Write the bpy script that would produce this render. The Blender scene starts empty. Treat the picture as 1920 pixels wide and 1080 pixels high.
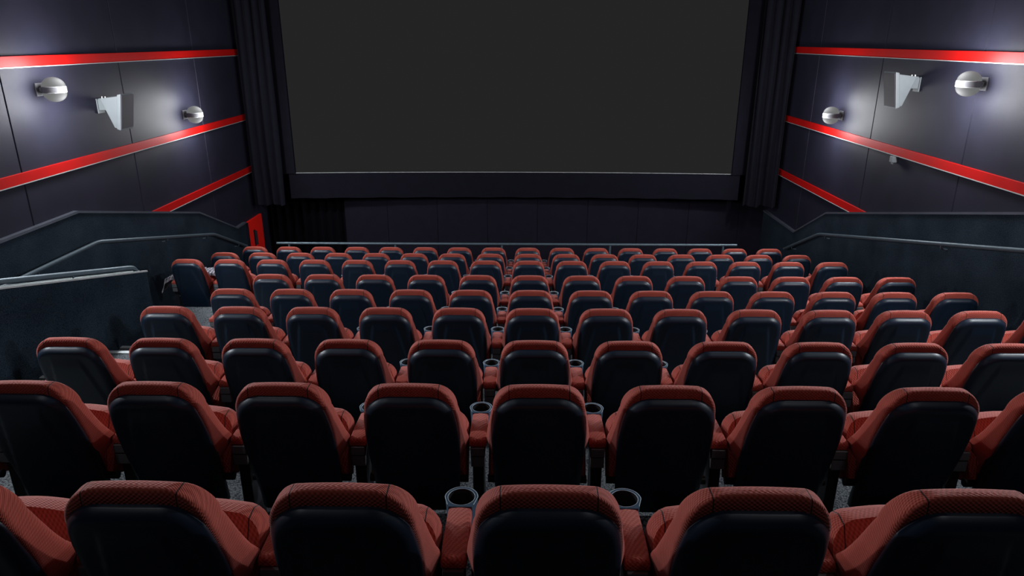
import bpy, bmesh, math, random
from mathutils import Vector, Matrix, noise
random.seed(4)
PI = math.pi
scene = bpy.context.scene
COL = scene.collection
CZ = 5.3                       # eye height above the lowest floor

# ------------------------------------------------------------------ helpers
def link(name, me, mat=None, parent=None, smooth=False, bevel=0.0):
    if isinstance(me, bmesh.types.BMesh):
        bm = me
        bmesh.ops.recalc_face_normals(bm, faces=bm.faces[:])
        if bevel:
            bmesh.ops.bevel(bm, geom=[e for e in bm.edges if len(e.link_faces) == 2 and e.calc_face_angle(0) > 0.6],
                            offset=bevel, segments=2, profile=0.6, affect='EDGES', clamp_overlap=True)
        me = bpy.data.meshes.new(name)
        bm.to_mesh(me); bm.free()
    if mat: me.materials.append(mat)
    if smooth:
        for p in me.polygons: p.use_smooth = True
        try: me.set_sharp_from_angle(angle=math.radians(smooth if smooth is not True else 40))
        except Exception: pass
    o = bpy.data.objects.new(name, me)
    COL.objects.link(o)
    if parent: o.parent = parent
    return o
def empty(name, loc, rz=0.0):
    o = bpy.data.objects.new(name, None)
    o.location = loc; o.rotation_euler = (0, 0, rz); o.empty_display_size = .1
    COL.objects.link(o); return o
def tag(o, label, cat, group=None, kind=None):
    o['label'] = label; o['category'] = cat
    if group: o['group'] = group
    if kind: o['kind'] = kind
    return o
def structure(o, label=None):
    o['kind'] = 'structure'
    if label: o['label'] = label
    return o
def box(bm, x0, x1, y0, y1, z0, z1, M=None):
    vs = [bm.verts.new(Vector(c) if M is None else M @ Vector(c)) for c in
          ((x0,y0,z0),(x1,y0,z0),(x1,y1,z0),(x0,y1,z0),(x0,y0,z1),(x1,y0,z1),(x1,y1,z1),(x0,y1,z1))]
    for f in ((0,3,2,1),(4,5,6,7),(0,1,5,4),(1,2,6,5),(2,3,7,6),(3,0,4,7)):
        bm.faces.new([vs[i] for i in f])
def loft(bm, loops, closed=True, cap0=True, cap1=True):
    rows = [[bm.verts.new(p) for p in L] for L in loops]
    n = len(loops[0])
    for a, b in zip(rows, rows[1:]):
        for i in range(n if closed else n-1):
            j = (i+1) % n
            bm.faces.new((a[i], a[j], b[j], b[i]))
    if closed and cap0: bm.faces.new(rows[0][::-1])
    if closed and cap1: bm.faces.new(rows[-1])
    return rows
def tube(bm, pts, r, seg=12):
    pts = [Vector(p) for p in pts]
    loops = []
    for i, p in enumerate(pts):
        if i == 0: d = pts[1]-pts[0]
        elif i == len(pts)-1: d = pts[-1]-pts[-2]
        else: d = (pts[i+1]-p).normalized() + (p-pts[i-1]).normalized()
        d.normalize()
        up = Vector((0,0,1)) if abs(d.z) < .95 else Vector((0,1,0))
        a = d.cross(up).normalized(); b = d.cross(a).normalized()
        loops.append([p + a*(r*math.cos(2*PI*k/seg)) + b*(r*math.sin(2*PI*k/seg)) for k in range(seg)])
    loft(bm, loops)
def bend(pts, r=.06, n=5):
    pts = [Vector(p) for p in pts]; out = [pts[0]]
    for i in range(1, len(pts)-1):
        p = pts[i]; a = (pts[i-1]-p); b = (pts[i+1]-p)
        a = a.normalized()*min(r, a.length*.45); b = b.normalized()*min(r, b.length*.45)
        for k in range(n+1):
            t = k/n
            out.append((p+a)*(1-t)**2 + p*2*t*(1-t) + (p+b)*t*t)
    out.append(pts[-1]); return out
def sm(a, b, x):
    t = max(0, min(1, (x-a)/(b-a))); return t*t*(3-2*t)
def interp(tab, x):
    if x <= tab[0][0]: return tab[0][1]
    for (a, va), (b, vb) in zip(tab, tab[1:]):
        if x <= b: return va + (vb-va)*(x-a)/(b-a)
    return tab[-1][1]

# ------------------------------------------------------------------ materials
def new_mat(name):
    m = bpy.data.materials.new(name); m.use_nodes = True
    nt = m.node_tree; b = nt.nodes['Principled BSDF']
    return m, nt, b
def simple(name, col, rough=.6, metal=0, spec=.5, noise_amt=.12, scale=8, bump=0, bscale=200, emit=None, sheen=0):
    m, nt, b = new_mat(name)
    N = nt.nodes; L = nt.links
    tc = N.new('ShaderNodeTexCoord')
    nz = N.new('ShaderNodeTexNoise'); nz.inputs['Scale'].default_value = scale; nz.inputs['Detail'].default_value = 4
    L.new(tc.outputs['Object'], nz.inputs['Vector'])
    mr = N.new('ShaderNodeMapRange'); mr.inputs['From Min'].default_value = .25; mr.inputs['From Max'].default_value = .75
    mr.inputs['To Min'].default_value = 1-noise_amt; mr.inputs['To Max'].default_value = 1+noise_amt
    L.new(nz.outputs['Fac'], mr.inputs['Value'])
    mx = N.new('ShaderNodeVectorMath'); mx.operation = 'SCALE'; mx.inputs[0].default_value = col
    L.new(mr.outputs['Result'], mx.inputs['Scale']); L.new(mx.outputs[0], b.inputs['Base Color'])
    b.inputs['Roughness'].default_value = rough; b.inputs['Metallic'].default_value = metal
    b.inputs['Specular IOR Level'].default_value = spec
    b.inputs['Sheen Weight'].default_value = sheen
    if bump:
        n2 = N.new('ShaderNodeTexNoise'); n2.inputs['Scale'].default_value = bscale; n2.inputs['Detail'].default_value = 2
        L.new(tc.outputs['Object'], n2.inputs['Vector'])
        bp = N.new('ShaderNodeBump'); bp.inputs['Strength'].default_value = bump; bp.inputs['Distance'].default_value = .004
        L.new(n2.outputs['Fac'], bp.inputs['Height']); L.new(bp.outputs[0], b.inputs['Normal'])
    if emit:
        b.inputs['Emission Color'].default_value = (*emit[0], 1); b.inputs['Emission Strength'].default_value = emit[1]
    return m
def math_node(nt, op, a, b=None, c=None):
    n = nt.nodes.new('ShaderNodeMath'); n.operation = op
    for i, v in enumerate((a, b, c)):
        if v is None: continue
        if isinstance(v, (int, float)): n.inputs[i].default_value = v
        else: nt.links.new(v, n.inputs[i])
    return n.outputs[0]
def fabric(name, c_hi, c_lo, seams=(), size=.0115, rough=.8, seam_zmin=-1.0):
    """woven upholstery: little raised rice grains in offset rows, dark stitched seams"""
    m, nt, b = new_mat(name); N = nt.nodes; L = nt.links
    tc = N.new('ShaderNodeTexCoord'); sp = N.new('ShaderNodeSeparateXYZ'); L.new(tc.outputs['Object'], sp.inputs[0])
    X, Y, Z = sp.outputs
    u = math_node(nt, 'MULTIPLY_ADD', Y, .7, X)
    v = math_node(nt, 'SUBTRACT', Z, Y)
    k = 2*PI/size
    s1 = math_node(nt, 'SINE', math_node(nt, 'MULTIPLY', u, k*.72))
    s2 = math_node(nt, 'SINE', math_node(nt, 'MULTIPLY', v, k*.95))
    w = math_node(nt, 'MULTIPLY_ADD', math_node(nt, 'MULTIPLY', s1, s2), .5, .5)
    nz = N.new('ShaderNodeTexNoise'); nz.inputs['Scale'].default_value = 340; L.new(tc.outputs['Object'], nz.inputs['Vector'])
    nb = N.new('ShaderNodeTexNoise'); nb.inputs['Scale'].default_value = 9; nb.inputs['Detail'].default_value = 3
    L.new(tc.outputs['Object'], nb.inputs['Vector'])
    h = math_node(nt, 'MULTIPLY_ADD', nz.outputs['Fac'], .35, w)
    fac = math_node(nt, 'MULTIPLY_ADD', nb.outputs['Fac'], .35, math_node(nt, 'MULTIPLY_ADD', w, .7, -.1))
    mix = N.new('ShaderNodeMix'); mix.data_type = 'RGBA'; mix.clamp_factor = True
    mix.inputs[6].default_value = (*c_lo, 1); mix.inputs[7].default_value = (*c_hi, 1)
    L.new(fac, mix.inputs[0]); colr = mix.outputs[2]
    if seams:
        ax = math_node(nt, 'ABSOLUTE', X); tot = None
        for s in seams:
            d = math_node(nt, 'ABSOLUTE', math_node(nt, 'SUBTRACT', ax, s))
            t = N.new('ShaderNodeMapRange'); t.inputs['From Min'].default_value = .0009; t.inputs['From Max'].default_value = .0026
            t.inputs['To Min'].default_value = 1; t.inputs['To Max'].default_value = 0
            L.new(d, t.inputs['Value'])
            tot = t.outputs[0] if tot is None else math_node(nt, 'MAXIMUM', tot, t.outputs[0])
        g = math_node(nt, 'GREATER_THAN', Z, seam_zmin)
        tot = math_node(nt, 'MULTIPLY', tot, g)
        m2 = N.new('ShaderNodeMix'); m2.data_type = 'RGBA'
        L.new(tot, m2.inputs[0]); L.new(colr, m2.inputs[6]); m2.inputs[7].default_value = (.012, .004, .004, 1)
        colr = m2.outputs[2]
        h = math_node(nt, 'SUBTRACT', h, math_node(nt, 'MULTIPLY', tot, 1.6))
    L.new(colr, b.inputs['Base Color'])
    bp = N.new('ShaderNodeBump'); bp.inputs['Strength'].default_value = .75; bp.inputs['Distance'].default_value = .0022
    L.new(h, bp.inputs['Height']); L.new(bp.outputs[0], b.inputs['Normal'])
    b.inputs['Roughness'].default_value = rough; b.inputs['Specular IOR Level'].default_value = .3
    b.inputs['Sheen Weight'].default_value = .12
    return m
def carpet(name, c_lo, c_hi, scale=160, rough=.95):
    m, nt, b = new_mat(name); N = nt.nodes; L = nt.links
    tc = N.new('ShaderNodeTexCoord')
    vo = N.new('ShaderNodeTexVoronoi'); vo.inputs['Scale'].default_value = scale; L.new(tc.outputs['Object'], vo.inputs['Vector'])
    nb = N.new('ShaderNodeTexNoise'); nb.inputs['Scale'].default_value = 2.2; nb.inputs['Detail'].default_value = 5
    L.new(tc.outputs['Object'], nb.inputs['Vector'])
    f = math_node(nt, 'MULTIPLY_ADD', math_node(nt, 'SUBTRACT', nb.outputs['Fac'], .5), .9, math_node(nt, 'SUBTRACT', .9, math_node(nt, 'MULTIPLY', vo.outputs['Distance'], 1.1)))
    mix = N.new('ShaderNodeMix'); mix.data_type = 'RGBA'; mix.clamp_factor = True
    mix.inputs[6].default_value = (*c_lo, 1); mix.inputs[7].default_value = (*c_hi, 1); L.new(f, mix.inputs[0])
    L.new(mix.outputs[2], b.inputs['Base Color'])
    bp = N.new('ShaderNodeBump'); bp.inputs['Strength'].default_value = .8; bp.inputs['Distance'].default_value = .004; bp.invert = True
    L.new(vo.outputs['Distance'], bp.inputs['Height']); L.new(bp.outputs[0], b.inputs['Normal'])
    b.inputs['Roughness'].default_value = rough; b.inputs['Specular IOR Level'].default_value = .03
    return m
RED_HI, RED_LO = (.56, .105, .068), (.24, .028, .018)
M_CUSH = fabric('red_woven_fabric', RED_HI, RED_LO, seams=(.138,), seam_zmin=.80)
M_PAD = fabric('red_pad_fabric', RED_HI, RED_LO, seams=(.195,))
M_ARM = fabric('red_arm_fabric', RED_HI, RED_LO)
M_SHELL = simple('black_shell_plastic', (.0045, .014, .031), rough=.42, spec=.55, bump=.05, bscale=900)
M_SUP = simple('dark_grey_support_plastic', (.014, .016, .022), rough=.5)
M_BRKT = simple('grey_metal_bracket', (.15, .16, .17), rough=.42, metal=.2)
M_PAN = simple('black_seat_pan', (.012, .012, .016), rough=.5)
M_CUP = simple('slate_blue_cup_plastic', (.045, .085, .135), rough=.4)
M_RIM = simple('pale_cup_rim', (.42, .5, .55), rough=.35)  # pale lines along the cup holder edges
M_WALL = simple('black_wall_fabric', (.0155, .0150, .0275), rough=.6, spec=.18, bump=.25, bscale=260, noise_amt=.18, scale=2.5)
M_FWALL = simple('front_panel_fabric', (.012, .0105, .018), rough=.85, spec=.06, bump=.25, bscale=260)
M_VAL = simple('black_valance_cloth', (.0082, .0076, .0125), rough=.9, spec=.05, bump=.3, bscale=30)
M_CURT = simple('black_velour', (.0105, .0105, .017), rough=.9, spec=.05, bump=.3, bscale=300, sheen=.02)
M_STRIPE = simple('glossy_red_batten', (.44, .004, .003), rough=.55, spec=.2, noise_amt=.08, scale=3)
M_DOOR = simple('red_door_paint', (.95, .012, .006), rough=.5, noise_amt=.05)
M_PLATE = simple('dark_push_plate', (.012, .012, .02), rough=.4)
M_DADO = carpet('blue_grey_wall_carpet', (.009, .014, .021), (.042, .060, .080), 150)
M_FLOOR = carpet('dotted_grey_carpet', (.025, .028, .034), (.24, .26, .27), 95)
M_CAP = simple('dark_steel_cap', (.11, .12, .15), rough=.42, metal=.4)
M_RAIL = simple('steel_handrail', (.10, .135, .16), rough=.42, metal=.4)
M_NOSE = simple('aluminium_nosing', (.55, .58, .58), rough=.4, metal=.3)  # step nosings, and the lit line painted under the battens
M_SPK = simple('grey_speaker_cabinet', (.20, .225, .24), rough=.5, noise_amt=.05)
M_GRILLE = simple('black_speaker_grille', (.05, .042, .052), rough=.7, bump=.4, bscale=500)
M_CEIL = simple('dark_ceiling', (.03, .03, .045), rough=.95)
M_SCREEN = simple('screen_glow', (.0, .0, .0), rough=1, spec=0, noise_amt=0, emit=((1, 1, 1), .0170))
M_FRAME = simple('silver_screen_edge', (.5, .5, .5), rough=.5)
M_LAMPB = simple('lamp_body_metal', (.12, .12, .13), rough=.45)
M_LAMPG = simple('frosted_lamp_glass', (.012, .012, .012), rough=.8, spec=.05, noise_amt=0, emit=((.98, 1.0, 1.0), .15))
M_FILL = simple('fill_light_glass', (.05, .05, .05), rough=.4, noise_amt=0, emit=((.95, .97, 1.0), .5))  # glowing lens of the added ceiling fill lights
M_BUTTON = simple('screw_steel', (.5, .5, .5), rough=.3, metal=.8)

# ------------------------------------------------------------------ layout numbers
XL, XR = -5.4, 5.0
YF = 14.32                       # lower front wall
SEATX, PITCH = .077, .6
ROWS = [(1.666, 1.204), (2.857, 1.492), (4.066, 1.800), (5.28, 2.047), (6.55, 2.343),
        (7.65, 2.553), (9.32, 2.892), (10.55, 3.160), (11.79, 3.418)]   # distance ahead and drop below the eye of each row's top
SEATH = 1.0
floor_z = [CZ - d - SEATH for _, d in ROWS]
edge_y = [y + .05 for y, _ in ROWS]; edge_y[6] = 9.22
XW = -4.42                       # low wall beside the left aisle
CORR_Z = floor_z[5]              # entrance corridor is level with the sixth row

# ------------------------------------------------------------------ floor (stepped) and shell of the room
bm = bmesh.new()
back_z = floor_z[0] + .30
# platforms of rows 1..6 (between the low wall and the right wall)
spans = [(-3.0, edge_y[0], back_z)] + [(edge_y[i], edge_y[i+1], floor_z[i]) for i in range(5)]
for a, b_, z in spans: box(bm, XW-.10, XR, a, b_, -.3, z)
box(bm, XL, XR, edge_y[5], edge_y[6], -.3, floor_z[5])
box(bm, XL, XW-.10, -3.0, edge_y[5], -.3, CORR_Z)
for i in (6, 7): box(bm, XL, XR, edge_y[i], edge_y[i+1], -.3, floor_z[i])
box(bm, XL, XR, edge_y[8], 12.85, -.3, floor_z[8])
box(bm, XL, XR, 12.85, YF+1.2, -.3, 0.0)
structure(link('floor', bm, M_FLOOR), 'stepped floor of dotted grey carpet under the seat rows')

def wall_with_grooves(name, x, sgn, seams, z0, z1, y0, y1):
    bm = bmesh.new(); g = .012
    ys = [(y0, 0)]
    for s in sorted(seams): ys += [(s-g, 0), (s-.003, .012), (s+.003, .012), (s+g, 0)]
    ys += [(y1, 0)]
    prof = [Vector((x + sgn*d, y, 0)) for y, d in ys] + [Vector((x+sgn*.15, y1, 0)), Vector((x+sgn*.15, y0, 0))]
    loft(bm, [[p+Vector((0,0,z)) for p in prof] for z in (z0, z1)])
    return link(name, bm, M_WALL)
CEIL = CZ + 2.9
structure(wall_with_grooves('wall_left', XL, -1, [-1.6, .67, 2.94, 5.21, 7.48, 9.75, 12.02], -.3, CEIL, -3.0, YF+1.2), 'left side wall of dark blue-black fabric panels')
structure(wall_with_grooves('wall_right', XR, 1, [-3.5+2.3, 1.3, 3.6, 5.9, 8.15, 10.4, 12.65], -.3, CEIL, -3.0, YF+1.2), 'right side wall of dark blue-black fabric panels')
bm = bmesh.new(); box(bm, XL-.15, XR+.15, -3.15, -3.0, -.3, CEIL); structure(link('wall_back', bm, M_WALL))
bm = bmesh.new(); box(bm, XL-.15, XR+.15, -3.15, YF+1.35, CEIL, CEIL+.12); structure(link('ceiling', bm, M_CEIL))
# lower front wall of panels, and the upper wall behind the screen
bm = bmesh.new()
xs = [XL, -3.72] + [-2.83+1.04*i for i in range(0, 8)]
ys = []
prof = [Vector((XL, YF, 0))]
for s in xs[2:]:
    if s < XR-.05: prof += [Vector((s-.008, YF, 0)), Vector((s-.002, YF+.01, 0)), Vector((s+.002, YF+.01, 0)), Vector((s+.008, YF, 0))]
prof = [Vector((-3.72, YF, 0))] + prof[1:] + [Vector((XR, YF, 0)), Vector((XR, YF+.15, 0)), Vector((-3.72, YF+.15, 0))]
loft(bm, [[p+Vector((0,0,z)) for p in prof] for z in (0, CZ-2.9)])
box(bm, XL, XR, YF+1.05, YF+1.2, -.3, CEIL)
structure(link('wall_front', bm, M_FWALL), 'dark panelled wall under the screen')

# red battens on the side walls
def batten(name, x, sgn, h, y0, y1, lab):
    bm = bmesh.new(); z = CZ-h
    box(bm, x, x+sgn*.03, y0, y1, z-.055, z+.055)
    o = link(name, bm, M_STRIPE, bevel=.003); structure(o, lab)
    bm = bmesh.new(); box(bm, x, x+sgn*.034, y0, y1, z-.064, z-.0555)
    link('lit_edge_strip', bm, M_NOSE, o)  # pale strip painted in as the lit line along the batten's lower edge
    return o
batten('trim_1', XL, 1, .215, -2.9, 13.95, 'uppermost red batten on the left wall')
batten('trim_2', XL, 1, 1.40, -2.9, 13.95, 'middle red batten on the left wall')
batten('trim_3', XL, 1, 2.40, -2.9, 13.95, 'lowest red batten on the left wall')
batten('trim_4', XR, -1, .17, -2.9, 13.95, 'uppermost red batten on the right wall')
batten('trim_5', XR, -1, 1.40, -2.9, 13.95, 'middle red batten on the right wall')
batten('trim_6', XR, -1, 2.42, -2.9, 13.95, 'lowest red batten on the right wall')

# carpeted dado along both walls, stepped down with the seating
def dado(name, x, sgn, pts, lab):
    bm = bmesh.new(); t = .05
    L0 = [Vector((x, y, CZ-h)) for y, h in pts]; n = len(pts)
    prof = [(y, CZ-h) for y, h in pts] + [(pts[-1][0], -.25), (pts[0][0], -.25)]
    loft(bm, [[Vector((xx, y, z)) for y, z in prof] for xx in (x, x+sgn*t)])
    o = structure(link(name, bm, M_DADO), lab)
    bm = bmesh.new()
    loops = []
    for i, (y, h) in enumerate(pts):
        z = CZ-h
        loops.append([Vector((x, y, z)), Vector((x+sgn*(t+.012), y, z)), Vector((x+sgn*(t+.012), y, z+.028)), Vector((x, y, z+.028))])
    loft(bm, loops); link('cap_rail', bm, M_CAP, o)
    return o
dado('wall_dado_left', XL, 1, [(-2.9, 1.97), (8.2, 1.96), (11.3, 2.70), (12.72, 3.33), (13.14, 3.33)], 'blue-grey carpeted dado low on the left wall')
dado('wall_dado_right', XR, -1, [(-2.9, -.1), (0.0, .02), (6.9, 1.63), (11.36, 2.68), (12.6, 3.33), (YF, 3.33)], 'dark carpeted dado low on the right wall')
# low carpeted wall beside the left aisle
bm = bmesh.new()
prof = [(-2.9, CZ+.18), (7.80, CZ-2.57), (7.80, CORR_Z), (-2.9, CORR_Z)]
loft(bm, [[Vector((xx, y, z)) for y, z in prof] for xx in (XW-.10, XW)])
lw = structure(link('wall_aisle', bm, M_DADO), 'sloping low wall of blue-grey carpet beside the left aisle')
bm = bmesh.new()
for dx0, dx1 in ((-.108, -.088), (-.012, .008)):
    loft(bm, [[Vector((XW+a, y, z)) for a, z in ((dx0, z0), (dx1, z0), (dx1, z0+.018), (dx0, z0+.018))] for y, z0 in ((-2.9, CZ+.18), (7.81, CZ-2.57))])
link('cap_rail', bm, M_NOSE, lw)

# nosings at the aisle steps
n = 7
for i in range(0, 6):
    z = floor_z[i]; y = edge_y[i+1]
    bm = bmesh.new()
    x0, x1 = (XW, -3.42) if i < 5 else (XL+.05, XL+.33)
    yy = y if i < 5 else edge_y[6]
    box(bm, x0, x1, yy-.05, yy+.006, z, z+.012)
    if i < 5:   # half step below
        pass
    o = structure(link('trim_%d' % n, bm, M_NOSE, bevel=.003), 'pale metal step nosing on the left aisle'); n += 1
# half steps of the left aisle
for i in range(1, 6):
    bm = bmesh.new()
    zt = (floor_z[i-1]+floor_z[i])/2
    box(bm, XW, -3.42, edge_y[i]+.001, edge_y[i]+.45, floor_z[i], zt)
    o = link('trim_%d' % n, bm, M_FLOOR); structure(o, 'carpeted half step in the left aisle'); n += 1
    bm = bmesh.new(); box(bm, XW, -3.42, edge_y[i]+.40, edge_y[i]+.456, zt, zt+.012); link('nosing', bm, M_NOSE, o, bevel=.003)

# exit door in the left wall
bm = bmesh.new(); box(bm, XL+.001, XL+.045, 13.24, 14.0, .02, CZ-3.34)
d = structure(link('door_1', bm, M_DOOR, bevel=.004), 'red exit door at the far left')
bm = bmesh.new(); tube(bm, bend([(XL+.075, 13.52, CZ-3.58), (XL+.075, 13.52, CZ-3.86)]), .028, 10)
box(bm, XL+.045, XL+.055, 13.48, 13.56, CZ-3.88, CZ-3.56)
link('door_handle', bm, M_PLATE, d)
bm = bmesh.new(); box(bm, XL+.001, XL+.06, 13.16, 13.235, .0, CZ-3.34); box(bm, XL+.001, XL+.06, 14.005, 14.05, .0, CZ-3.34)
structure(link('trim_%d' % n, bm, M_PLATE), 'black frame of the red exit door'); n += 1

# ------------------------------------------------------------------ screen, valance, curtains
SX0, SX1 = -4.52, 4.08
SC = (SX0+SX1)/2
def scr_y(x, base=13.90, sag=.17):
    return base + sag*(1-((x-SC)/4.3)**2)
root = empty('cinema_screen', (SC, 13.9, CZ-2.49))
tag(root, 'huge blank dark grey cinema screen filling the far wall', 'screen')
bm = bmesh.new(); N_ = 40
z0, z1 = 0.0, 4.4
loops = []
for i in range(N_+1):
    x = SX0 + (SX1-SX0)*i/N_; y = scr_y(x)
    loops.append([Vector((x-SC, y-13.9, z0)), Vector((x-SC, y-13.9, z1)), Vector((x-SC, y-13.9+.04, z1)), Vector((x-SC, y-13.9+.04, z0))])
loft(bm, loops); link('screen_surface', bm, M_SCREEN, root)
bm = bmesh.new(); loops = []
for i in range(N_+1):
    x = SX0 + (SX1-SX0)*i/N_; y = scr_y(x)-13.9
    loops.append([Vector((x-SC, y-.02, -.004)), Vector((x-SC, y-.02, .003)), Vector((x-SC, y-.002, .003)), Vector((x-SC, y-.002, -.004))])
loft(bm, loops)
link('screen_edge', bm, M_FRAME, root)
bm = bmesh.new(); loops = []
for i in range(N_+1):
    x = -4.66 + (4.25+4.66)*i/N_; y = scr_y(x)-.02
    zb = CZ-3.00
    wob = .006*math.sin(i*1.7)
    loops.append([Vector((x, y, zb+wob)), Vector((x, y, CZ-2.50)), Vector((x, y+.05, CZ-2.50)), Vector((x, y+.05, zb+wob))])
loft(bm, loops)
tag(link('masking_panel', bm, M_VAL), 'long black cloth masking band directly under the screen', 'masking')

def curtain(x0, x1, y, folds, lab):
    bm = bmesh.new(); nseg = folds*10; zt, zb = CZ+2.6, CZ-3.08
    rows = []
    for j in range(15):
        z = zb + (zt-zb)*j/14
        r = []
        for i in range(nseg+1):
            t = i/nseg; x = x0 + (x1-x0)*t
            ph = t*folds*2*PI
            a = .055 + .02*math.sin(3.1*t*folds+1)
            r.append(Vector((x + .018*math.sin(ph*1.0+j*.15), y + a*math.sin(ph + .25*math.sin(j*.5)) + .015*math.sin(z*1.3+t*9), z + (.02*math.sin(ph*.5) if j == 0 else 0))))
        back = [p+Vector((0, .02, 0)) for p in reversed(r)]
        rows.append(r+back)
    loft(bm, rows)
    return tag(link('stage_curtain', bm, M_CURT, smooth=60), lab, 'curtain', 'curtains beside the screen')
curtain(XL+.08, -4.72, 13.66, 4, 'black pleated curtain hanging at the left edge of the screen')
curtain(4.30, XR-.08, 13.66, 4, 'black pleated curtain hanging at the right edge of the screen')
# black side masking between the curtain and the screen picture
for x0, x1, lab in ((-4.95, SX0-.001, 'narrow black masking strip left of the screen'), (SX1+.001, 4.5, 'narrow black masking strip right of the screen')):
    bm = bmesh.new(); box(bm, x0, x1, 13.84, 13.90, CZ-2.5, CZ+2.2)
    tag(link('side_masking', bm, M_VAL), lab, 'masking')
# dark drape over the opening at lower left of the front wall
bm = bmesh.new(); rows = []
for j in range(8):
    z = 0.02 + (CZ-3.02)*j/7; r = []
    for i in range(61):
        t = i/60; r.append(Vector((XL+.10 + (-3.66-XL-.10)*t, 14.42 + .05*math.sin(t*9*2*PI+.3*math.sin(j)), z)))
    rows.append(r + [p+Vector((0, .02, 0)) for p in reversed(r)])
loft(bm, rows)
M_BLK = simple('black_drape', (.002, .002, .004), rough=.95, spec=.1)
tag(link('doorway_drape', bm, M_BLK, smooth=60), 'black drape in the recess beside the red exit door', 'curtain')

# ------------------------------------------------------------------ handrails
def handrail(name, pts, r, brackets, wall_dx, lab, cat='handrail', posts=None, drop=.0):
    root = empty(name, pts[0]); o0 = Vector(pts[0]); tag(root, lab, cat)
    P = [Vector(p)-o0 for p in pts]
    bm = bmesh.new(); tube(bm, bend(P, .10), r, 14); link('rail', bm, M_RAIL, root, smooth=True)
    for b_ in brackets:
        q = Vector(b_)-o0; bm = bmesh.new()
        if posts is not None:
            tube(bm, [q+Vector((0,0,-posts)), q], .020, 10); box(bm, q.x-.05, q.x+.05, q.y-.05, q.y+.05, q.z-posts-.002, q.z-posts+.008)
            link('post', bm, M_RAIL, root, smooth=40)
        else:
            tube(bm, bend([q, q+Vector((0,0,-.06)), q+Vector((wall_dx, 0, -.07-drop))], .02), .009, 8)
            link('bracket', bm, M_RAIL, root, smooth=40)
    return root
def along(pts, y):
    for a, b_ in zip(pts, pts[1:]):
        if min(a[1], b_[1]) <= y <= max(a[1], b_[1]):
            t = (y-a[1])/(b_[1]-a[1]); return tuple(a[k]+(b_[k]-a[k])*t for k in range(3))
xl = XL+.13
PL = [(xl, -2.5, CZ-2.36), (xl, 8.35, CZ-2.36), (xl, 11.55, CZ-3.12), (xl, 12.85, CZ-3.70)]
handrail('wall_handrail', PL, .024, [along(PL, y) for y in (1, 4.2, 7.2, 10.0, 11.3, 12.5)], -.09, 'dark steel handrail bending along the left wall dado')
xr = XR-.13
PR = [(xr, -1.0, CZ-.15), (xr, 11.35, CZ-3.02), (xr, 12.75, CZ-3.68)]
handrail('wall_handrail', PR, .024, [along(PR, y) for y in (2, 5, 8, 11.1, 12.4)], .09, 'dark steel handrail bending along the right wall dado')
xa = XW-.07
PA = [(xa, -2.5, CZ+.13), (xa, 7.66, CZ-2.47), (xa, 7.72, CZ-2.54), (xa, 7.72, CZ-2.60)]
handrail('wall_handrail', PA, .026, [along(PA[:2], y) for y in (0.5, 2.5, 4.6, 6.6)], .02, 'steel handrail running on top of the low carpeted aisle wall', drop=.02)
fz = floor_z[8]
PF = [(-4.63, 12.70, CZ-3.60), (3.97, 12.70, CZ-3.60)]
handrail('front_railing', PF, .024, [(x, 12.70, CZ-3.60) for x in (-4.4, -2.4, -.4, 1.62, 3.72)], 0, 'long thin grey railing standing in front of the farthest row', 'railing', posts=(CZ-3.60)-fz-.008)

# ------------------------------------------------------------------ speakers
def speaker(x, y, z, s, lab):
    """s=+1: on the left wall, grille towards +x"""
    root = empty('wall_speaker', (x, y, z)); tag(root, lab, 'speaker', 'surround speakers on the side walls')
    w = .155
    def P(a, zz): return a*s, zz
    # side profile (distance from wall, height)
    prof = [(.09, .17), (.345, .20), (.28, -.21), (.215, -.19)]
    bm = bmesh.new()
    loft(bm, [[Vector((a*s, yy, zz)) for a, zz in pr] for yy, pr in ((-w*.86, [(.10,.16),(.335,.19),(.275,-.20),(.22,-.18)]), (-w*.84, prof), (w*.84, prof), (w*.86, [(.10,.16),(.335,.19),(.275,-.20),(.22,-.18)]))])
    link('cabinet', bm, M_SPK, root, bevel=.006)
    fr = [(.325, .215), (.375, .225), (.30, -.225), (.25, -.205)]
    bm = bmesh.new(); loft(bm, [[Vector((a*s, yy, zz)) for a, zz in fr] for yy in (-w, w)])
    link('baffle', bm, M_SPK, root, bevel=.01)
    gr = [(.372, .205), (.382, .205), (.309, -.205), (.299, -.205)]
    bm = bmesh.new(); loft(bm, [[Vector((a*s, yy, zz)) for a, zz in gr] for yy in (-w+.014, w-.014)])
    link('grille', bm, M_GRILLE, root)
    bm = bmesh.new(); box(bm, min(0, .012*s), max(0, .012*s), -.07, .07, -.02, .16); box(bm, min(.012*s, .13*s), max(.012*s, .13*s), -.05, .05, .02, .15)
    box(bm, min(.03*s, .16*s), max(.03*s, .16*s), -.06, .06, .15, .165)
    br = link('mounting_bracket', bm, M_SPK, root, bevel=.003)
    for k in (.06, .10):
        bm = bmesh.new(); tube(bm, [(k*s, -.02, .165), (k*s, -.02, .185)], .010, 8); link('bolt', bm, M_BUTTON, br)
    return root
speaker(XL, 9.15, CZ-.86, 1, 'grey wedge-shaped speaker with dark grille high on the left wall')
speaker(XR, 9.4, CZ-.60, -1, 'grey wedge-shaped speaker with dark grille high on the right wall')
bm = bmesh.new(); box(bm, XR-.07, XR-.001, 9.55, 9.63, CZ-1.55, CZ-1.47)
box(bm, XR-.055, XR-.035, 9.57, 9.61, CZ-1.575, CZ-1.55)
tag(link('wall_sensor', bm, M_SPK, bevel=.006), 'tiny pale box fixed under the middle red batten on the right wall', 'sensor')

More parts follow.
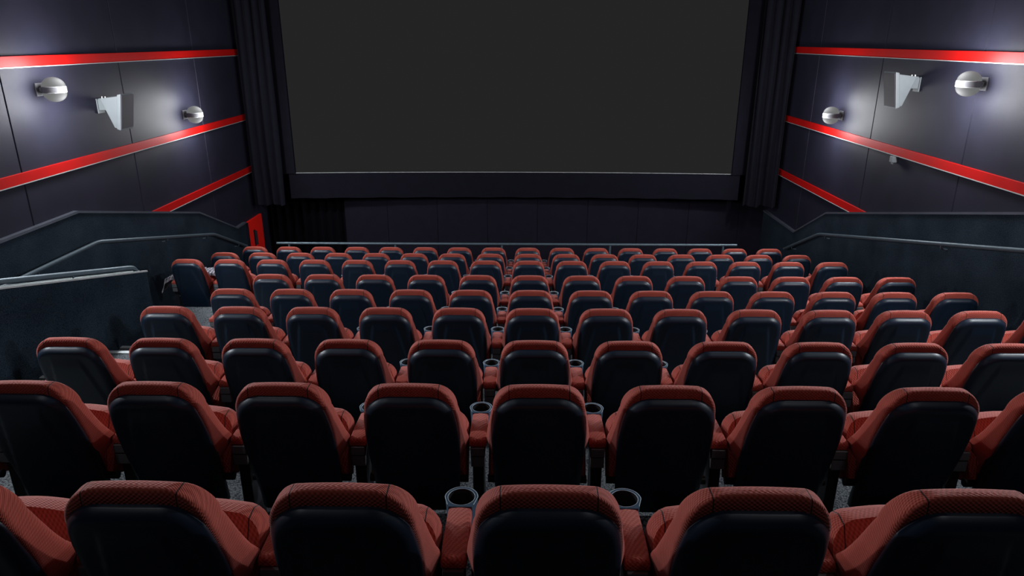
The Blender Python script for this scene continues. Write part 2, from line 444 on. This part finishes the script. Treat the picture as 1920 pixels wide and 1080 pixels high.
# ------------------------------------------------------------------ wall lamps
LIGHT_COL = (.84, .93, 1.0)
def lamp_light(name, loc, power, col=LIGHT_COL, radius=.05):
    L = bpy.data.lights.new(name, 'POINT'); L.energy = power; L.color = col; L.shadow_soft_size = radius
    o = bpy.data.objects.new(name, L); o.location = loc; COL.objects.link(o); return o
def sconce(x, y, h, s, lab, power):
    root = empty('wall_lamp', (x, y, CZ-h)); tag(root, lab, 'lamp', 'bright wall lamps on the side walls')
    bm = bmesh.new(); box(bm, min(0, .015*s), max(0, .015*s), -.07, .07, -.07, .07); box(bm, min(.015*s, .10*s), max(.015*s, .10*s), -.025, .025, -.025, .025)
    link('back_plate', bm, M_LAMPB, root, bevel=.004)
    c = .17
    bm = bmesh.new()
    loft(bm, [[Vector((c*s + rr*math.cos(2*PI*k/24), rr*math.sin(2*PI*k/24), zz)) for k in range(24)] for zz, rr in ((-.035, .119), (-.03, .124), (.03, .124), (.035, .119))])
    link('shade_band', bm, M_LAMPB, root, smooth=40)
    for sg in (1, -1):
        bm = bmesh.new()
        loft(bm, [[Vector((c*s + .118*math.cos(a)*math.cos(2*PI*k/24), .118*math.cos(a)*math.sin(2*PI*k/24), sg*(.034+.100*math.sin(a)))) for k in range(24)] for a in [PI/2*.97*q/7 for q in range(8)]])
        link('glass_dome', bm, M_LAMPG, root, smooth=60)
    for sg in (1, -1):
        l = lamp_light('lamp_bulb', (.34*s, 0, sg*.15), power*.7, col=(.95, .97, 1.0), radius=.17); l.parent = root
    L = bpy.data.lights.new('lamp_beam', 'SPOT'); L.energy = power*4; L.color = LIGHT_COL; L.spot_size = math.radians(165); L.spot_blend = .3; L.shadow_soft_size = .06
    o = bpy.data.objects.new('lamp_beam', L); o.location = (.31*s, 0, 0); o.rotation_euler = (0, -s*math.radians(80), 0); COL.objects.link(o); o.parent = root
    return root
LP = 80
for s_, x, nm in ((1, XL, 'left'), (-1, XR, 'right')):
    sconce(x, 8.05 if s_ > 0 else 8.05, .52 if s_ > 0 else .45, s_, 'glaring wall lamp nearer the viewer on the %s wall' % nm, LP)
    sconce(x, 11.4 if s_ > 0 else 11.45, 1.12, s_, 'glaring wall lamp nearer the screen on the %s wall' % nm, LP*.8)
    sconce(x, 4.4, -.1, s_, 'wall lamp beside the near rows on the %s wall' % nm, LP)

# unseen ceiling fill lights, added to brighten the seats
for i, (x, y) in enumerate([(x, y) for y in (1.0, 4.6, 8.2, 11.8) for x in (-2.9, 2.5)]):
    root = empty('ceiling_fill_light', (x, y, CEIL))
    tag(root, 'added unseen ceiling fill light %s over %s' % ('left of centre' if x < 0 else 'right of centre', ('the nearest rows', 'the third and fourth rows', 'the cross aisle', 'the farthest row')[i//2]), 'fill light', 'added ceiling fill lights')
    bm = bmesh.new()
    loft(bm, [[Vector((rr*math.cos(2*PI*k/24), rr*math.sin(2*PI*k/24), zz)) for k in range(24)] for zz, rr in ((0, .10), (-.012, .10), (-.012, .08), (-.004, .075))], cap0=False, cap1=False)
    link('trim_ring', bm, M_LAMPB, root)
    bm = bmesh.new(); loft(bm, [[Vector((.076*math.cos(2*PI*k/24), .076*math.sin(2*PI*k/24), zz)) for k in range(24)] for zz in (-.002, -.005)])
    link('lens', bm, M_FILL, root)
    L = bpy.data.lights.new('ceiling_fill_beam', 'SPOT'); L.energy = 45; L.color = (.95, .97, 1); L.spot_size = math.radians(110); L.spot_blend = .8; L.shadow_soft_size = .06
    o = bpy.data.objects.new('ceiling_fill_beam', L); o.location = (0, 0, -.03); COL.objects.link(o); o.parent = root

# ------------------------------------------------------------------ the cinema seat
def yb(z):   # back surface of the shell
    return interp([(.25, .150), (.45, .098), (.70, .030), (.90, -.026), (1.0, -.045)], z)
def shell_mesh():
    bm = bmesh.new(); zt, zb = .952, .24; r = .112
    def W(z): return interp([(.24, .205), (.45, .216), (.62, .223), (.72, .223), (.80, .217), (.86, .208), (1.0, .198)], z)
    nz, nx = 40, 44
    zs = []
    for j in range(nz+1):
        t = j/nz
        zs.append(zt - (zt-zb)*(t**1.55))
    grid = []
    def half(z):
        w = W(z); k = z-(zt-r)
        if k > 0: w = w - r + r*max(0, 1-(k/r)**2.2)**.5
        return w
    for z in zs:
        h = half(z); row = []
        for i in range(nx+1):
            s = -1+2*i/nx; u = math.copysign(1-(1-abs(s))**1.25, s)
            x = h*u
            # distance to the outline
            w = W(z); qx = abs(x)-(w-r); qz = (z-(zt-r))
            if qx > 0 and qz > 0: dd = r-math.hypot(qx, qz)
            else: dd = min(w-abs(x), zt-z)
            dd = max(0, min(dd, z-zb+.03))
            e = .046
            off = .034*(1-min(1, dd/e))**2.2
            g = .085 + (.93-z)*.19
            off -= .013*sm(0, .010, g-abs(x))*sm(.90, .80, z)
            off += .006*(x/.22)**2
            row.append(Vector((x, yb(z)+off, z)))
        grid.append(row)
    A = [[bm.verts.new(p) for p in r_] for r_ in grid]
    B = [[bm.verts.new(Vector((p.x*.97, yb(p.z)+.085, p.z-.004))) for p in r_] for r_ in grid]
    for j in range(nz):
        for i in range(nx):
            bm.faces.new((A[j][i], A[j][i+1], A[j+1][i+1], A[j+1][i]))
            bm.faces.new((B[j][i], B[j+1][i], B[j+1][i+1], B[j][i+1]))
    rim = [(0, i) for i in range(nx)] + [(j, nx) for j in range(nz)] + [(nz, i) for i in range(nx, 0, -1)] + [(j, 0) for j in range(nz, 0, -1)]
    for (a, b_), (c, d_) in zip(rim, rim[1:]+rim[:1]):
        bm.faces.new((A[a][b_], A[c][d_], B[c][d_], B[a][b_]))
    bmesh.ops.remove_doubles(bm, verts=bm.verts[:], dist=.0004)
    return bm
def cushion_mesh():
    bm = bmesh.new()
    # z : back half width, front half width, back y (rel), side-front y, centre-front y
    T = [
     (.36, .180, .185, .060, .150, .150),
     (.50, .195, .205, .060, .125, .150),
     (.540,.206, .228, .058, .140, .150),
     (.570,.216, .246, .055, .180, .150),
     (.590,.221, .254, .052, .196, .148),
     (.608,.224, .256, .050, .194, .146),
     (.635,.227, .255, .048, .180, .142),
     (.67, .228, .251, .046, .163, .137),
     (.71, .229, .246, .045, .151, .134),
     (.75, .228, .239, .043, .144, .132),
     (.80, .225, .231, .041, .138, .132),
     (.84, .220, .223, .040, .135, .133),
     (.86, .216, .217, .040, .134, .134),
    ]
    loops = []
    def loop(z, bw, fw, by, sy, cy, tilt=0):
        y0 = yb(min(z, .93))
        pts = []
        # back edge, from centre to right
        half = []
        for q in range(7): half.append((bw*.92*q/6, by))
        half += [(bw*.985, by+.008), (bw, by+.022)]
        for q in range(1, 5):
            t = q/5; half.append((bw+(fw-bw)*t, by+.022+(sy-.022-by-.022+.0)*t))
        half += [(fw, sy-.018), (fw*.985, sy-.005), (fw*.95, sy)]
        for q in range(1, 7):
            t = q/6; s = sm(0, .55, t)
            half.append((fw*.95*(1-t), sy+(cy-sy)*s))
        right = [Vector((x, y0+y, z)) for x, y in half]
        left = [Vector((-p.x, p.y, p.z)) for p in reversed(right[1:-1])]
        return right+left
    for t in T: loops.append(loop(*t))
    # crown: rounded corners and rounded crest; the outline narrows like a quarter of a superellipse
    zc, zt = .86, 1.0
    for q in range(1, 15):
        a = PI/2*q/14
        z = zc + (zt-zc)*math.sin(a)
        c = math.cos(a)
        L = loop(.86, .216, .217, .040, .134, .134)
        corner = .118
        out = []
        yc = (yb(.86)+.087)*(1-math.sin(a)) + (yb(.93)+.080)*math.sin(a)
        for p in L:
            x = p.x; ax = abs(x)
            lim = .216-corner+corner*(max(0, c)**.92)
            # squeeze x so that the outer part follows the rounded corner
            nx_ = x*lim/.216
            # crest: depth narrows
            dy = p.y-(yb(.86)+.087)
            wdt = (max(0, c)**.62)
            ny = yc + dy*(.10+.90*wdt) - .012*(1-wdt)
            zz = z
            # crown line dips a little to the corners
            zz -= .014*(abs(nx_)/.23)**2*math.sin(a)
            out.append(Vector((nx_, ny, zz)))
        loops.append(out)
    loft(bm, loops)
    return bm
def pad_mesh():
    """tipped-up seat pad, local frame: u across, v up along the pad, w towards the back"""
    bm = bmesh.new()
    P0 = Vector((0, .20, .40)); P1 = Vector((0, .350, .700))
    V = (P1-P0); Ln = V.length; V.normalize(); Nn = Vector((0, V.z, -V.y))  # pointing forward-down
    loops = []
    for w, ins in ((.0, .045), (-.012, .02), (.03, 0), (.075, .0), (.10, .012), (.105, .04)):
        pts = []
        hw = .248-ins*.6; r = .10
        # outline: bottom straight, top corners rounded, slightly bowed top edge
        seq = [(-hw, 0+ins*.5), (0, 0+ins*.5), (hw, 0+ins*.5), (hw, Ln*.35), (hw, Ln-r-ins)]
        for q in range(1, 7):
            a = PI/2*q/6; seq.append((hw-r+r*math.cos(a), Ln-ins-r+r*math.sin(a)))
        for q in range(1, 5): seq.append(((hw-r)*(1-q/4), Ln-ins+.012*math.sin(PI/2*q/4)))
        right = seq[5:-1]
        seq += [(-a, b_) for a, b_ in reversed(right)] + [(-hw, Ln-r-ins), (-hw, Ln*.35)]
        loops.append([P0 + Vector((a, 0, 0)) + V*b_ + Nn*w for a, b_ in seq])
    loops = loops[1:]
    loft(bm, loops)
    return bm
def pan_mesh():
    bm = bmesh.new()
    P0 = Vector((0, .20, .40)); P1 = Vector((0, .350, .700)); V = (P1-P0); Ln = V.length; V.normalize(); Nn = Vector((0, V.z, -V.y))
    loops = []
    for w, hw, a0, a1 in ((.104, .215, .0, Ln-.05), (.125, .205, .02, Ln-.07), (.15, .15, .05, Ln-.14)):
        loops.append([P0+Vector((x, 0, 0))+V*v+Nn*w for x, v in ((-hw, a0), (hw, a0), (hw, a1-.06), (hw-.06, a1), (-hw+.06, a1), (-hw, a1-.06))])
    loft(bm, loops)
    tube(bm, [(-.25, .21, .385), (.25, .21, .385)], .022, 10)
    return bm
ARM_Y0, ARM_Y1, ARM_Z = .203, .47, .612
CUPY = .53
def arm_pad_mesh():
    bm = bmesh.new(); loops = []
    for y, w, zz in ((ARM_Y0-.004, .038, ARM_Z-.022), (ARM_Y0, .042, ARM_Z-.006), (ARM_Y0+.012, .0435, ARM_Z), (.32, .0445, ARM_Z+.003), (ARM_Y1-.006, .043, ARM_Z), (ARM_Y1, .042, ARM_Z-.003)):
        zb = ARM_Z-.036
        loops.append([Vector((x, y, z)) for x, z in ((-w, zb), (-w, zz-.014), (-w+.003, zz-.005), (-w+.010, zz), (0, zz+.003), (w-.010, zz), (w-.003, zz-.005), (w, zz-.014), (w, zb))])
    loft(bm, loops); return bm
def cup_outline(n, grow=0.0):
    out = []
    R = .060+grow; hw = .043+grow*.5; back = ARM_Y1-CUPY
    for k in range(n):
        a = 2*PI*k/n - PI/2
        dx, dy = math.cos(a), math.sin(a)
        # hull of circle R and the segment (-hw..hw, back)
        best = 0
        best = R
        # intersect ray with line from circle tangent to pad corner, approximated by supporting planes
        if dy < 0:
            t = abs(back)/-dy if dy < -1e-6 else 9
            px = abs(dx*t)
            # side line from (hw, back) to (R,0)
            ex, ey = R-hw, -back
            # solve hw+ex*s = |dx|*t2 ; back+ey*s = dy*t2
            den = abs(dx)*ey - dy*ex
            t2 = (hw*ey - back*ex)/den if abs(den) > 1e-9 else 9
            best = min(t, t2) if px > hw else t
            if px <= hw: best = t
            else: best = t2
        out.append((dx*best, CUPY+dy*best))
    return out
def cup_mesh():
    bm = bmesh.new(); n = 40; O = cup_outline(n)
    zb, zt = ARM_Z-.115, ARM_Z+.002
    I = [(.049*math.cos(2*PI*k/n-PI/2), CUPY+.049*math.sin(2*PI*k/n-PI/2)) for k in range(n)]
    I2 = [(.042*math.cos(2*PI*k/n-PI/2), CUPY+.042*math.sin(2*PI*k/n-PI/2)) for k in range(n)]
    loops = [[Vector((x*.9, CUPY+(y-CUPY)*.92, zb)) for x, y in O], [Vector((x, y, zt-.004)) for x, y in O], [Vector((x*.985, CUPY+(y-CUPY)*.985, zt)) for x, y in O],
             [Vector((x, y, zt)) for x, y in I], [Vector((x, y, zb+.006)) for x, y in I2]]
    loft(bm, loops); return bm
def rim_mesh():
    bm = bmesh.new(); n = 40
    for O, r in ((cup_outline(n, .0005), .0016), ([(.050*math.cos(2*PI*k/n), CUPY+.050*math.sin(2*PI*k/n)) for k in range(n)], .0013)):
        pts = [Vector((x, y, ARM_Z+.0015)) for x, y in O if not (y < ARM_Y1+.002)]
        k0 = 0
        closed = len(pts) == n
        if not closed:   # start the open run after the gap
            idx = [i for i, (x, y) in enumerate(O) if y >= ARM_Y1+.002]
            st = next(i for i in idx if (i-1) % n not in idx)
            pts = [Vector((O[(st+q) % n][0], O[(st+q) % n][1], ARM_Z+.0015)) for q in range(len(idx))]
        else: pts.append(pts[0].copy())
        tube(bm, pts, r, 6)
    return bm
def support_mesh():
    bm = bmesh.new()
    box(bm, -.028, .028, .22, .36, 0, ARM_Z-.06)
    box(bm, -.036, .036, .205, .46, ARM_Z-.10, ARM_Z-.036)
    box(bm, -.045, .045, .14, .46, 0, .02)
    return bm
def bracket_mesh():
    bm = bmesh.new()
    box(bm, -.034, .034, .188, .204, ARM_Z-.085, ARM_Z-.040)
    box(bm, -.034, .034, .192, .22, ARM_Z-.150, ARM_Z-.093)
    return bm
bm_objs = {}
seat0 = empty('cinema_chair', (0, 0, 0))
link('back_shell', shell_mesh(), M_SHELL, seat0, smooth=50)
link('back_cushion', cushion_mesh(), M_CUSH, seat0, smooth=75)
p0 = link('seat_pad', pad_mesh(), M_PAD, seat0, smooth=50)
link('seat_pan', pan_mesh(), M_PAN, p0, smooth=40)
def make_arm(parent, x):
    s = link('armrest', arm_pad_mesh(), M_ARM, parent, smooth=50); s.location.x = x
    c = link('cup_holder', cup_mesh(), M_CUP, s, smooth=40)
    c.data.materials.append(M_PAN)
    for p in c.data.polygons:
        r_ = math.hypot(p.center.x, p.center.y-CUPY)
        if r_ < .048 and p.center.z < ARM_Z-.003 and p.center.z > ARM_Z-.112: p.material_index = 1
    link('support', support_mesh(), M_SUP, s, bevel=.004)
    link('bracket', bracket_mesh(), M_BRKT, s, bevel=.003)
    link('cup_rim', rim_mesh(), M_RIM, s, smooth=True)
    return s
arm0 = make_arm(seat0, PITCH/2)
def copy_tree(o, parent=None):
    c = o.copy(); COL.objects.link(c)
    if parent: c.parent = parent
    for ch in o.children: copy_tree(ch, c)
    return c
ORD = ['', 'first', 'second', 'third', 'fourth', 'fifth', 'sixth', 'seventh', 'eighth']
ROWN = ['nearest', 'second nearest', 'third nearest', 'fourth nearest', 'fifth nearest', 'sixth nearest', 'third farthest', 'second farthest', 'farthest']
first = True
for r, (y, dtop) in enumerate(ROWS):
    lo, hi = (-5, 7) if r < 6 else (-8, 7)
    z = floor_z[r]
    for k in range(lo, hi+1):
        x = SEATX + k*PITCH
        # leave out seats well outside the frame
        Zc = .943*y + .332*dtop
        px = 982 + 1322*x/Zc
        if px < -420 or px > 2340: continue
        if first: s = seat0; first = False
        else: s = copy_tree(seat0)
        s.location = (x, y, z)
        s.rotation_euler = (0, 0, math.radians(0))
        if k == 0: lab = 'red cinema chair with black shell, middle column under the screen, %s row' % ROWN[r]
        else:
            side = 'left' if k < 0 else 'right'
            lab = 'red cinema chair with black shell, %s %s of the middle column, %s row' % (ORD[abs(k)], side, ROWN[r])
        tag(s, lab, 'chair', 'cinema chairs in the %s row' % ROWN[r])
        if k == lo:
            a = copy_tree(arm0, s); a.location.x = -PITCH/2
# ------------------------------------------------------------------ coat over the armrests of the end seat
gx = SEATX-8*PITCH; gy, gz = ROWS[6][0], floor_z[6]
bm = bmesh.new(); nx, ny = 46, 20; A = []
for j in range(ny+1):
    row = []
    for i in range(nx+1):
        u = i/nx; v = j/ny
        x = -.54 + .88*u; y = .26+.24*v
        h = ARM_Z+.012
        ends = sm(.12, 0, u)+sm(.88, 1, u)
        n1 = noise.noise(Vector((x*9, y*14, .3))); n2 = noise.noise(Vector((x*22, y*9, 2.3)))
        zz = h + .035 + .02*abs(n1) + .022*n2 - .16*sm(.09, 0, u) - .02*sm(.2, 0, v) + .07*sm(.34, .262, abs(x)) - .05*sm(-.36, -.5, x)
        zz = max(zz, h+.004) if abs(abs(x)-.3) < .07 else zz
        row.append(Vector((x+.02*n2, y-.03*n1, zz)))
    A.append(row)
T = [[bm.verts.new(p) for p in r_] for r_ in A]
B = [[bm.verts.new(p+Vector((0, 0, -.03))) for p in r_] for r_ in A]
for j in range(ny):
    for i in range(nx):
        bm.faces.new((T[j][i], T[j][i+1], T[j+1][i+1], T[j+1][i])); bm.faces.new((B[j][i], B[j+1][i], B[j+1][i+1], B[j][i+1]))
rim = [(0, i) for i in range(nx)] + [(j, nx) for j in range(ny)] + [(ny, i) for i in range(nx, 0, -1)] + [(j, 0) for j in range(ny, 0, -1)]
for (a, b_), (c, d_) in zip(rim, rim[1:]+rim[:1]): bm.faces.new((T[a][b_], T[c][d_], B[c][d_], B[a][b_]))
m, nt, b = new_mat('dark_plaid_cloth'); tc = nt.nodes.new('ShaderNodeTexCoord'); sp = nt.nodes.new('ShaderNodeSeparateXYZ'); nt.links.new(tc.outputs['Object'], sp.inputs[0])
g1 = math_node(nt, 'GREATER_THAN', math_node(nt, 'SINE', math_node(nt, 'MULTIPLY', sp.outputs[0], 130)), .55)
g2 = math_node(nt, 'GREATER_THAN', math_node(nt, 'SINE', math_node(nt, 'MULTIPLY', sp.outputs[1], 130)), .55)
mx = nt.nodes.new('ShaderNodeMix'); mx.data_type = 'RGBA'; mx.inputs[6].default_value = (.05, .045, .06, 1); mx.inputs[7].default_value = (.45, .43, .48, 1)
nt.links.new(math_node(nt, 'MULTIPLY', math_node(nt, 'ADD', g1, g2), .5), mx.inputs[0]); nt.links.new(mx.outputs[2], b.inputs['Base Color']); b.inputs['Roughness'].default_value = .9
co = link('draped_coat', bm, m, smooth=60); co.location = (gx, gy, gz)
tag(co, 'dark plaid coat draped over the armrests of the left end seat', 'coat')

# ------------------------------------------------------------------ camera, world, colour
cam = bpy.data.cameras.new('camera'); co = bpy.data.objects.new('camera', cam); COL.objects.link(co)
cam.sensor_width = 36; cam.lens = 1322/1920*36; cam.clip_start = .05; cam.clip_end = 100
pitch = math.atan(465/1322); yaw = math.atan(22/1322)*1.0
co.location = (0, 0, CZ); co.rotation_euler = (PI/2-pitch, 0, yaw)
scene.camera = co
w = bpy.data.worlds.new('world'); scene.world = w; w.use_nodes = True
w.node_tree.nodes['Background'].inputs[0].default_value = (.02, .03, .06, 1); w.node_tree.nodes['Background'].inputs[1].default_value = 1
vs = scene.view_settings
vs.view_transform = 'Standard'; vs.look = 'None'; vs.gamma = 1; vs.use_curve_mapping = False; vs.exposure = 0
